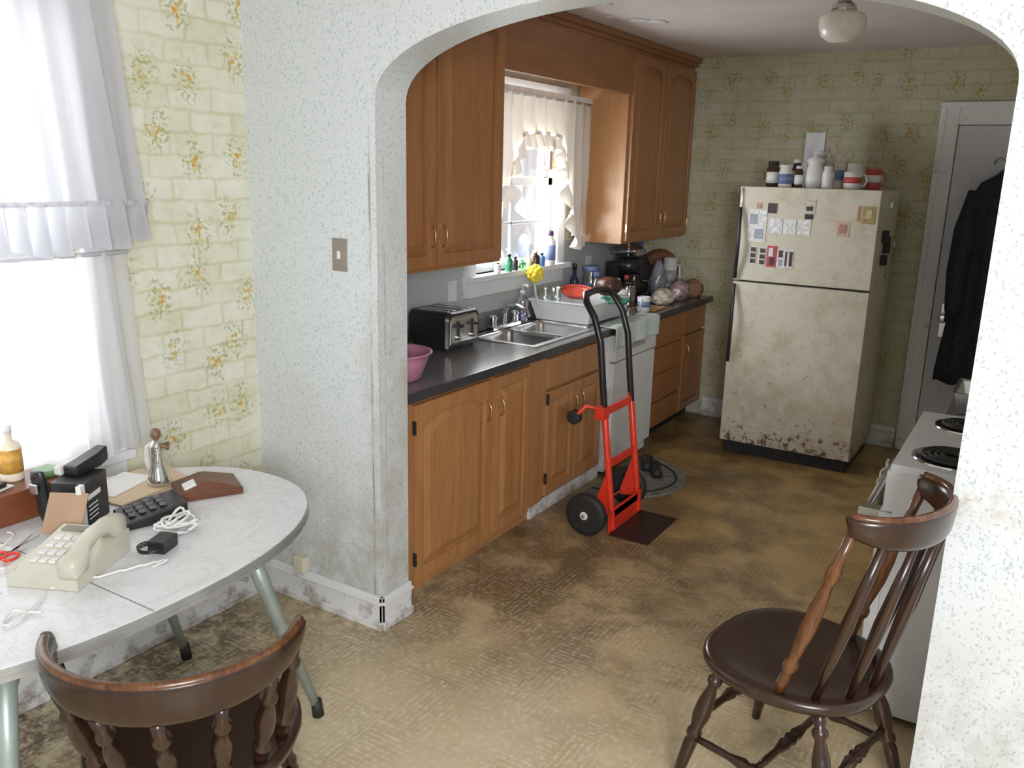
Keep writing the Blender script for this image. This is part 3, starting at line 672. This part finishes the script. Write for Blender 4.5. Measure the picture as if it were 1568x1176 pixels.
def tw(u,v):
    y=4.46+.66*u
    L=.115;s_=v*.24
    if s_<L: return (-2.178+s_*.92,y,zc+.004+.003*math.sin(y*40+s_*20))
    return (-2.060+.006*math.sin(y*30),y,zc+.004-(s_-L)*1.0)
q.grid(tw,24,24,TOW);q.build(solid=.004)
YEL=pm('yellow_sponge',(.80,.64,.06),.8,var=.2,nscale=60,bmp=.5)
q=B('yellow_dish_mop');q.tube([(-2.56,4.405,1.05),(-2.57,4.40,1.14)],.007,WP,8);q.tube([(-2.55,4.47,.94),(-2.56,4.405,1.05)],.007,WP,8)
for i in range(26):
    a=i*2.4;z=-1+2*i/25;r_=math.sqrt(max(0,1-z*z));q.ball((-2.57+.038*r_*math.cos(a),4.40+.038*r_*math.sin(a),1.20+.04*z),.018,YEL,1,8)
q.build()
q=B('soap_dispenser');q.lathe((-2.585,4.29,.923),[(.001,0),(.032,0),(.034,.02),(.034,.12),(.03,.14),(.014,.155),(.014,.17)],mat_glass('clear_bottle',(.8,.88,.95),.6));q.lathe((-2.585,4.29,.923),[(.001,.01),(.029,.01),(.029,.06),(.001,.06)],pm('blue_soap',(.05,.12,.45),.3))
q.tube([(-2.585,4.29,1.09),(-2.585,4.29,1.14),(-2.545,4.27,1.145),(-2.535,4.265,1.13)],.006,WP,8);q.lathe((-2.585,4.29,1.09),[(.016,0),(.016,.02),(.001,.022)],WP,12);q.build()
DBL=pm('dark_blue_glass',(.02,.03,.10),.15)
bottle('blue_jar',-2.58,5.16,zc,.055,.27,CLEAR,BLUEL,BLUEL,.85,.7)
bottle('glass_jar',-2.45,5.24,zc,.05,.19,CLEAR,WP,PAPER,.8,.7)
bottle('glass_jar',-2.36,5.30,zc,.045,.17,CLEAR,BLACK,None,.8,.7)
bottle('dark_bottle',-2.63,5.02,zc,.03,.29,DBL,BLACK,None,.4,.6)
bottle('water_bottle',-2.50,5.08,zc,.035,.24,CLEAR,BLUEL,None,.5,.6)
bottle('sauce_bottle',-2.42,5.38,zc,.03,.20,BROWN,REDL,PAPER,.5,.6)
q=B('coffee_maker')
q.box((-2.62,5.48,zc),(-2.38,5.66,zc+.03),BLACK);q.box((-2.62,5.48,zc+.03),(-2.53,5.66,zc+.27),BLACK)
q.lathe((-2.50,5.57,zc+.21),[(.001,0),(.09,0),(.10,.02),(.10,.06),(.08,.085),(.001,.09)],BLACK,28)
q.lathe((-2.45,5.57,zc+.03),[(.001,0),(.055,0),(.068,.04),(.065,.10),(.045,.14),(.05,.16),(.001,.165)],pm('dark_glass',(.02,.015,.012),.08));q.tube([(-2.40,5.58,zc+.15),(-2.35,5.60,zc+.14),(-2.35,5.60,zc+.06),(-2.39,5.58,zc+.05)],.008,BLACK,8)
q.build(.012,3)
def bag(name,c,r,m,mt=1.0,seed=1):
    q=B(name);rr=random.Random(seed);rings=[]
    offs=[[rr.uniform(.82,1.18) for _ in range(20)] for _ in range(9)]
    for i in range(9):
        t=i/8;rad=math.sin(pi*min(1,.12+t*.86))**.6
        rings.append([(c[0]+r[0]*rad*offs[i][k]*math.cos(2*pi*k/20),c[1]+r[1]*rad*offs[i][k]*math.sin(2*pi*k/20),c[2]+r[2]*t*(1 if i==0 else offs[i][(k*3)%20]**.3)) for k in range(20)])
    q.loft(rings,m);return q.build()
BREAD=pm('bread_bag',(.66,.58,.50),.2,var=.5,nscale=30);BAGW=mat_glass('poly_bag',(.62,.66,.72),.5)
bag('bread_loaf_bag',(-2.22,5.56,zc),(.075,.13,.11),BREAD,seed=3)
bag('black_tote_bag',(-2.54,5.82,zc),(.10,.09,.34),pm('black_cloth',(.03,.02,.025),.8),seed=5)
bag('plastic_bag',(-2.49,5.57,zc+.302),(.12,.12,.10),BAGW,seed=7)
bag('grey_grocery_bag',(-2.36,5.79,zc),(.06,.065,.27),pm('grey_poly',(.26,.28,.33),.2,var=.5,nscale=25),seed=17)
bag('chip_bag',(-2.20,5.80,zc),(.07,.09,.15),pm('foil_bag',(.48,.35,.38),.25,.3,var=.6,nscale=25),seed=9)
mug('tall_white_cup',-2.34,5.96,zc,.05,.28,WP,pm('grey_print',(.35,.36,.38),.5))
bag('brown_paper_bag',(-2.18,6.03,zc),(.07,.09,.13),pm('brown_paper',(.30,.16,.10),.7,var=.4,nscale=20),seed=21)
q=B('wicker_basket');q.T=Matrix.Translation((-2.47,6.10,zc+.17))@Matrix.Rotation(1.35,4,'X');WK=pm('wicker',(.26,.11,.05),.7,var=.4,nscale=60)
q.lathe((0,0,0),[(.001,-.02),(.11,-.02),(.15,.03),(.155,.035),(.10,.0),(.001,-.01)],WK,28);q.build()
q=B('blue_snack_box');q.box((-2.65,5.95,zc),(-2.58,6.01,zc+.38),pm('blue_box',(.10,.16,.34),.4,var=.4,nscale=30));q.build(.004)
q=B('cutting_board');q.box((-2.30,5.22,zc),(-2.13,5.41,zc+.012),MAPLE);q.build(.003)
# sill bottles
zs_=1.221
GR=mat_glass('green_glass',(.2,.75,.4),.6);gm_=pm('green_plastic',(.04,.22,.12),.2);am=pm('amber',(.35,.15,.04),.2);bl_=pm('blue_plastic',(.10,.2,.42),.25)
for (n_,y,r,h,m,c) in (('green_bottle',4.24,.022,.10,gm_,BLACK),('dark_vial',4.31,.018,.08,BLACKM,BLACKM),('green_glass_cup',4.38,.03,.06,GR,GR),('clear_vial',4.46,.02,.09,WP,WP),('dark_jar',4.54,.03,.10,BROWN,WP),('blue_bottle',4.62,.022,.08,bl_,BLACK),('purple_bottle',4.72,.037,.21,WP,pm('dark_purple',(.08,.03,.10),.3))):
    bottle(n_,-2.655,y,zs_,r,h,m,c,BLUEL if r>.035 else None,.5,.65)
bottle('pill_bottle',-2.655,4.12,zs_,.02,.06,WP,am)
# ------------------------------------------------------------------ dining table
TT=mat_tabletop();TE=pm('table_edge_metal',(.50,.52,.53),.35,.7);LEG=pm('pale_green_metal',(.36,.43,.40),.4,.3)
cx,cy,rx,ry=-2.18,1.20,.488,.76
def ell(k,n=96,e=2.25):
    o=[]
    for i in range(n):
        a=2*pi*i/n;c=math.cos(a);s_=math.sin(a)
        o.append((cx+(rx+k)*math.copysign(abs(c)**(2/e),c),cy+(ry+k)*math.copysign(abs(s_)**(2/e),s_)))
    return o
q=B('dining_table')
q.prism(ell(-.003),.715,.750,TT);q.prism(ell(.0),.716,.7475,TE);q.prism(ell(.003),.723,.729,TE);q.prism(ell(.003),.736,.741,TE)
for yy in (1.14,): q.box((cx-rx+.003,yy-.0012,.7495),(cx+rx-.003,yy+.0012,.7506),pm('seam_grey',(.12,.12,.12),.6))
q.box((cx-.34,cy-.5,.655),(cx+.34,cy+.5,.715),LEG)
for (tx,ty,bx,by) in ((-1.90,1.60,-1.86,1.82),(-2.46,1.60,-2.51,1.80),(-1.88,.88,-1.83,.80),(-2.46,.80,-2.51,.60)):
    q.tube([(tx,ty,.70),(tx+(bx-tx)*.4,ty+(by-ty)*.4,.42),(bx,by,.04)],[.026,.022,.014],LEG,14);q.tube([(bx,by,.06),(bx+.003,by+.005,0.002)],[.018,.02],BLACKM,12)
    q.tube([(tx,ty,.58),((tx+cx)/2,(ty+cy)/2+.0,.69)],.008,LEG,8)
q.build()
zt_=.751
q=B('wooden_box')
RW=wood('red_wood',(.24,.07,.025),(.15,.045,.018),axis='Y')
q.box((-2.61,1.08,zt_),(-2.46,1.42,zt_+.09),RW);q.box((-2.615,1.07,zt_+.09),(-2.45,1.43,zt_+.10),RW);q.build(.004)
zb=zt_+.101
bottle('wood_glue_bottle',-2.56,1.29,zb,.032,.17,pm('glue_cream',(.78,.72,.58),.35),PAPER,pm('glue_label',(.60,.32,.06),.5,var=.3,nscale=40),.32,.6)
q=B('green_tape_roll');q.lathe((-2.52,1.37,zb),[(.02,0),(.038,0),(.038,.018),(.02,.018)],pm('green_tape',(.18,.35,.16),.4));q.build()
q=B('folded_receipts');q.T=rotz((-2.52,1.20,zb),.3);q.box((-.04,-.05,0),(.04,.05,.006),PAPER);q.box((-.03,-.04,.006),(.035,.03,.02),pm('dark_wallet',(.04,.03,.03),.5));q.T=Matrix();q.build(.002)
BEI=pm('beige_phone',(.56,.55,.45),.35,var=.05)
q=B('corded_telephone')
A=math.atan2(.27,-.13)-pi/2
q.T=rotz((-2.06,1.17,zt_),A)
q.loft([[(-.105,-.125,0),(.085,-.125,0),(.085,-.125,.028),(-.105,-.125,.028)],[(-.105,.12,0),(.085,.12,0),(.085,.12,.065),(-.105,.12,.065)]],BEI,False)
q.box((-.125,-.10,.0),(-.10,.10,.035),BEI)
for i in range(4):
    for j in range(3):
        yy=-.06+i*.035;zz=.028+.037*(yy+.125)/.245;q.box((-.085+j*.026,yy,zz),(-.067+j*.026,yy+.02,zz+.006),PAPER)
q.box((-.09,.085,.058),(-.015,.112,.066),pm('lcd',(.25,.27,.22),.2))
rings=[]
for t,zc_,hh,ww in ((0,.055,.012,.02),(.04,.05,.03,.028),(.22,.055,.03,.029),(.32,.085,.016,.022),(.5,.098,.015,.020),(.68,.098,.016,.022),(.78,.085,.03,.029),(.96,.08,.03,.028),(1,.085,.012,.02)):
    yy=-.125+.25*t;rings.append([(.055+ww*math.copysign(abs(math.cos(a))**.6,math.cos(a)),yy,zc_+hh*math.copysign(abs(math.sin(a))**.6,math.sin(a))) for a in [2*pi*k/16 for k in range(16)]])
q.loft(rings,BEI)
q.T=Matrix()
cord=[]
for i in range(60):
    t=i/59;cord.append((-1.98+.10*t+.05*math.sin(t*6),1.02-.13*t*(1-t)*3+.02*math.cos(t*9)-.02*t,zt_+.006))
q.tube(cord,.003,PAPER,6)
q.tube([(-1.99+.22*(i/40)-.12*(i/40)**2,1.06+.26*math.sin(i/40*2.2)+.01*math.sin(i*1.3),zt_+.005) for i in range(41)],.003,PAPER,6)
q.tube([(-2.15-.25*(i/30),1.10-.08*math.sin(i/30*5),zt_+.010) for i in range(31)],.003,PAPER,6)
q.build(.006)
q=B('phone_box')
q.T=rotz((-2.33,1.36,zt_),.55)
CB=pm('cardboard',(.42,.28,.18),.8,var=.1);BB=pm('black_print',(.02,.02,.022),.4)
q.box((-.05,-.065,0),(.05,.065,.14),BB);q.box((.05,-.055,.085),(.0515,.02,.10),PAPER)
for i in range(4): q.box((.05,-.055,.025+i*.013),(.0512,.0,.029+i*.013),PAPER)
q.box((.035,-.09,0),(.05,-.066,.14),PAPER)
q.T=rotz((-2.33,1.36,zt_),.55)@Matrix.Translation((0.02,-.085,.12))@Matrix.Rotation(.95,4,'X')
q.box((-.06,-.12,-.002),(.05,0,.002),CB);q.T=Matrix();q.build(.0015)
q=B('cordless_handset')
q.T=rotz((-2.36,1.38,zt_+.141),.3)
q.loft([[(-.02,-.04,0),(.03,-.04,0),(.03,-.04,.03),(-.02,-.04,.03)],[(-.02,.06,.0),(.03,.06,.0),(.03,.06,.045),(-.02,.06,.045)],[(-.015,.10,.01),(.025,.10,.01),(.025,.10,.055),(-.015,.10,.055)]],BLACK,False)
q.box((-.045,-.05,0),(-.02,.05,.03),WP);q.build(.006)
q=B('cordless_handset');q.T=rotz((-2.405,1.30,zt_),.3);q.loft([[(w*math.cos(a),w*.6*math.sin(a)-z*.15,z) for a in [2*pi*k/12 for k in range(12)]] for w,z in ((.022,0),(.027,.02),(.022,.08),(.026,.14),(.02,.165))],BLACK);q.box((-.014,-.045,.10),(.014,-.036,.13),STEEL);q.T=Matrix();q.build(.003)
q=B('answering_machine');q.T=rotz((-2.19,1.49,zt_),-.35)
q.loft([[(-.07,-.09,0),(.07,-.09,0),(.07,-.09,.02),(-.07,-.09,.02)],[(-.07,.09,0),(.07,.09,0),(.07,.09,.05),(-.07,.09,.05)]],BLACK,False)
for i in range(4):
    for j in range(3): q.box((-.05+j*.033,-.07+i*.03,.026+i*.005),(-.03+j*.033,-.05+i*.03,.034+i*.005),pm('dark_keys',(.12,.12,.13),.4))
q.T=Matrix();q.build(.003)
q=B('power_adapter');q.T=rotz((-1.97,1.37,zt_),.4);q.box((-.025,-.035,0),(.025,.035,.035),BLACK);q.T=Matrix()
q.tube([(-1.98+.03*math.cos(i*.5)*(1+i*.01),1.34+.035*math.sin(i*.5),zt_+.006+i*.0003) for i in range(40)],.0025,BLACK,6);q.build(.004)
q=B('white_cable_bundle')
for j in range(7): q.tube([(-2.03+.035*math.cos(i*.42+j),1.46+.05*math.sin(i*.42+j*1.7),zt_+.008+j*.007+.006*math.sin(i)) for i in range(16)],.004,PAPER,6,True)
q.build()
q=B('manila_envelope');MAN=pm('manila',(.64,.50,.34),.7,var=.06)
q.T=rotz((-2.44,1.66,zt_),-.25);q.box((-.12,-.12,0),(.12,.12,.006),MAN);q.T=rotz((-2.44,1.60,zt_+.0065),.1);q.box((-.11,-.13,0),(.11,.13,.004),MAN);q.T=rotz((-2.48,1.58,zt_+.011),.3);q.box((-.06,-.1,0),(.06,.1,.004),PAPER);q.build()
q=B('glass_figurine');FW=mat_glass('pale_glass',(.80,.78,.72),.55);FB=pm('bronze_fig',(.22,.13,.07),.35);FC=pm('porcelain',(.66,.64,.60),.3)
fxq,fyq,fzq=-2.38,1.66,zt_+.016
q.lathe((fxq,fyq,fzq),[(.001,0),(.038,0),(.04,.01),(.030,.03),(.020,.07),(.018,.10),(.022,.125),(.016,.142),(.008,.15),(.001,.152)],FW,20)
q.lathe((fxq,fyq,fzq),[(.001,.002),(.030,.004),(.018,.05),(.010,.10),(.001,.13)],FC,16)
q.ball((fxq,fyq,fzq+.168),.018,FB,1.1);q.tube([(fxq+.018,fyq,fzq+.135),(fxq+.03,fyq+.02,fzq+.12),(fxq+.012,fyq+.035,fzq+.13)],.007,FB,8);q.tube([(fxq-.018,fyq,fzq+.135),(fxq-.02,fyq+.025,fzq+.115),(fxq+.005,fyq+.035,fzq+.125)],.007,FB,8)
q.tube([(fxq-.01,fyq,fzq+.14),(fxq-.035,fyq-.01,fzq+.12),(fxq-.04,fyq-.01,fzq+.07),(fxq-.03,fyq,fzq+.02)],[.006,.008,.010,.008],FC,8)
q.build()
q=B('leather_case');LE=pm('brown_leather',(.13,.045,.02),.3,var=.3)
q.T=rotz((-2.23,1.73,zt_),-.5);q.box((-.075,-.10,0),(.075,.10,.02),LE)
q.loft([[(-.075,-.10,.02),(.075,-.10,.02),(.075,.10,.02),(-.075,.10,.02)],[(-.055,-.015,.05),(.055,-.015,.05),(.055,.0,.05),(-.055,.0,.05)]],LE,False)
q.T=q.T@Matrix.Translation((.02,-.058,.036))@Matrix.Rotation(.34,4,'X');q.box((-.03,-.02,-.002),(.03,.02,.003),PAPER);q.T=Matrix();q.build(.004)
q=B('letter_papers')
for i,(x,y,a) in enumerate(((-2.12,.86,.3),(-2.26,.90,-.2),(-2.36,1.02,.1))): q.T=rotz((x,y,zt_+.0016*i),a);q.box((-.08,-.11,0),(.08,.11,.0015),PAPER)
q.build()
q=B('red_scissors');q.T=rotz((-2.27,1.13,zt_+.012),.5)
for s_ in (-1,1):
    q.tube([(s_*.018+.016*math.cos(a),-.05+.024*math.sin(a),0) for a in [2*pi*k/16 for k in range(16)]],.004,RED,6,True)
    q.loft([[(-s_*.002,-.02,-.001),(s_*.008,-.02,-.001),(s_*.008,-.02,.001),(-s_*.002,-.02,.001)],[(-s_*.012,.09,-.001),(-s_*.010,.09,-.001),(-s_*.010,.09,.001),(-s_*.012,.09,.001)]],STEEL,False)
q.build()
q=B('paper_scrap');q.grid(lambda u,v:(-2.42+.22*v,1.50+.25*u,.004+.03*abs(math.sin(u*5+v*3))*(v)),8,8,pm('dirty_paper',(.6,.55,.48),.8,var=.3));q.build(solid=.002)
# ------------------------------------------------------------------ chairs
def leg_prof(): return [(0,.013),(.06,.015),(.10,.012),(.12,.019),(.15,.019),(.18,.012),(.30,.021),(.42,.023),(.52,.015),(.55,.020),(.58,.020),(.60,.013),(.64,.018),(.80,.016),(1,.012)]
SP=[(0,.009),(.08,.010),(.14,.008),(.17,.013),(.20,.013),(.23,.008),(.42,.014),(.55,.013),(.70,.008),(.74,.012),(.78,.012),(.82,.008),(1,.009)]
SPF=[(0,.008),(.25,.010),(.5,.013),(.65,.011),(1,.008)]
def chair(name,pos,F,zs,ztop,hw,depth,ymid,nsp,fat,bandh,flat,ss):
    q=B(name);ang=math.atan2(F[1],F[0])-pi/2
    q.T=rotz((pos[0],pos[1],0),ang)
    def out(a):
        c,s_=math.cos(a),math.sin(a);e=2.6
        x=.225*ss*math.copysign(abs(c)**(2/e),c);y=.215*ss*math.copysign(abs(s_)**(2/e),s_)
        if y<0: x*=1-.12*(-y/.215)
        return x,y
    def rg(k,z):
        return [(out(2*pi*i/48)[0]*k,out(2*pi*i/48)[1]*k,z) for i in range(48)]
    q.loft([rg(.90,zs-.045),rg(.98,zs-.034),rg(1.0,zs-.018),rg(.985,zs-.004),rg(.93,zs),rg(.78,zs-.008),rg(.5,zs-.013),rg(.2,zs-.012),rg(.01,zs-.010)],CHAIRW)
    L=[]
    for sx_ in (-1,1):
        for sy_ in (-1,1):
            t=(sx_*.14*ss,sy_*.13*ss,zs-.04);f=(sx_*.205*ss,sy_*(.20 if sy_>0 else .22)*ss,.0)
            q.turned(t,f,[(a,r*1.15) for a,r in leg_prof()],CHAIRW,14);L.append((Vector(t),Vector(f)))
    def mid(i,k): return L[i][0].lerp(L[i][1],k)
    st=[(0,.009),(.15,.012),(.3,.011),(.42,.019),(.46,.013),(.5,.021),(.54,.013),(.58,.019),(.7,.011),(.85,.012),(1,.009)]
    q.turned(mid(0,.60),mid(1,.60),st,CHAIRW,12);q.turned(mid(2,.60),mid(3,.60),st,CHAIRW,12)
    q.turned(mid(0,.60).lerp(mid(1,.60),.5),mid(2,.60).lerp(mid(3,.60),.5),st,CHAIRW,12)
    q.turned(mid(1,.42),mid(3,.42),st,CHAIRW,12);q.turned(mid(0,.48),mid(2,.48),st,CHAIRW,12)
    rings=[];n=36
    def cr(th): return Vector((hw*math.sin(th),ymid-depth*math.cos(th),0))
    for i in range(n+1):
        th=-pi/2*1.0+pi*i/n
        c=cr(th);nrm=Vector((math.sin(th)/hw,-math.cos(th)/depth,0)).normalized()
        k=math.cos(th);h=bandh*(.45+.55*k**.7 if k>0 else .45);e=min(i,n-i)
        if e==0:h*=.5
        w=.014*(1.35-.35*k) if e else .007
        zt=ztop-.006*(1-k)
        ring=[]
        for a in [2*pi*j/14 for j in range(14)]:
            ca,sa=math.cos(a),math.sin(a)
            p=c+nrm*(w*math.copysign(abs(ca)**.6,ca)+ .012*((sa+1)/2));ring.append((p.x,p.y,zt-h/2+h/2*math.copysign(abs(sa)**.6,sa)))
        rings.append(ring)
    q.loft(rings,CHAIRW)
    q.tube([tuple(cr(-pi/2+pi*i/n)+Vector((0,0,ztop-.004))+Vector((math.sin(-pi/2+pi*i/n)/hw,-math.cos(-pi/2+pi*i/n)/depth,0)).normalized()*.010) for i in range(1,n)],.011,CHAIRL,8)
    for i in range(nsp):
        t=-1+2*i/(nsp-1);th=t*pi/2*.93
        top=cr(th);k=math.cos(th);h=bandh*(.45+.55*k**.7)
        top.z=ztop-h+.006
        bth=t*pi/2*.86;bs=Vector((.19*ss*math.sin(bth),-.01-.18*ss*math.cos(bth),zs-.005))
        end=i in (0,nsp-1)
        pr=[(a,r*(max(1.6,fat) if end else fat)) for a,r in (SP if (end or not flat) else SPF)]
        q.turned(bs,top,pr,CHAIRL if (end and flat) else CHAIRW,12)
    return q.build()
F1=Vector((-.672,.741));c1=Vector((-1.56,1.105))+F1*.09
chair('captains_chair',c1,F1,.44,.785,.262,.245,-.09,7,1.75,.10,False,1.15)
F2=Vector((-.97,.24)).normalized()
chair('windsor_chair',(-.45,2.36),F2,.45,1.005,.215,.14,-.185,7,1.4,.095,True,1.16)
# ------------------------------------------------------------------ lights
def area(name,loc,rot,sx_,sy_,p,col):
    l=bpy.data.lights.new(name,'AREA');l.shape='RECTANGLE';l.size=sx_;l.size_y=sy_;l.energy=p;l.color=col
    o=bpy.data.objects.new(name,l);o.location=loc;o.rotation_euler=rot;COL.objects.link(o);return o
area('dining_window_daylight',(-2.98,1.13,1.54),(0,-pi/2,0),1.6,1.5,32,(.96,.98,1))
area('kitchen_window_daylight',(-2.92,4.72,1.71),(0,-pi/2,0),1.2,1.9,150,(.96,.98,1))
o=area('side_daylight_fill',(1.2,-1.0,1.95),(0,0,0),1.2,1.1,125,(.97,.98,1))  # unseen fill panel at an assumed side window, added to brighten the kitchen
o.rotation_euler=(Vector((-1.3,3.6,.9))-o.location).to_track_quat('-Z','Y').to_euler()
w=bpy.data.worlds.new('daylight');S.world=w;w.use_nodes=True;nt=w.node_tree
bg=nt.nodes['Background'];g=nn(nt,'ShaderNodeTexCoord').outputs['Generated'];sp=nn(nt,'ShaderNodeSeparateXYZ',{0:g})
c=mixc(nt,ramp(nt,sp.outputs[2],-.2,.5),(.86,.87,.90),(.83,.90,1.0));nt.links.new(c,bg.inputs[0]);bg.inputs[1].default_value=.70
S.view_settings.view_transform='Standard'
# ------------------------------------------------------------------ camera
cd=bpy.data.cameras.new('camera');cam=bpy.data.objects.new('camera',cd);COL.objects.link(cam)
cd.sensor_width=36;cd.lens=1314.78/1568*36;cd.clip_start=.05
r=(.84792,.52959,.02420);u=(-.14885,.19402,.96964);f=(-.50881,.82577,-.24334)
cam.matrix_world=Matrix(((r[0],u[0],-f[0],0),(r[1],u[1],-f[1],0),(r[2],u[2],-f[2],1.8),(0,0,0,1)))
S.camera=cam
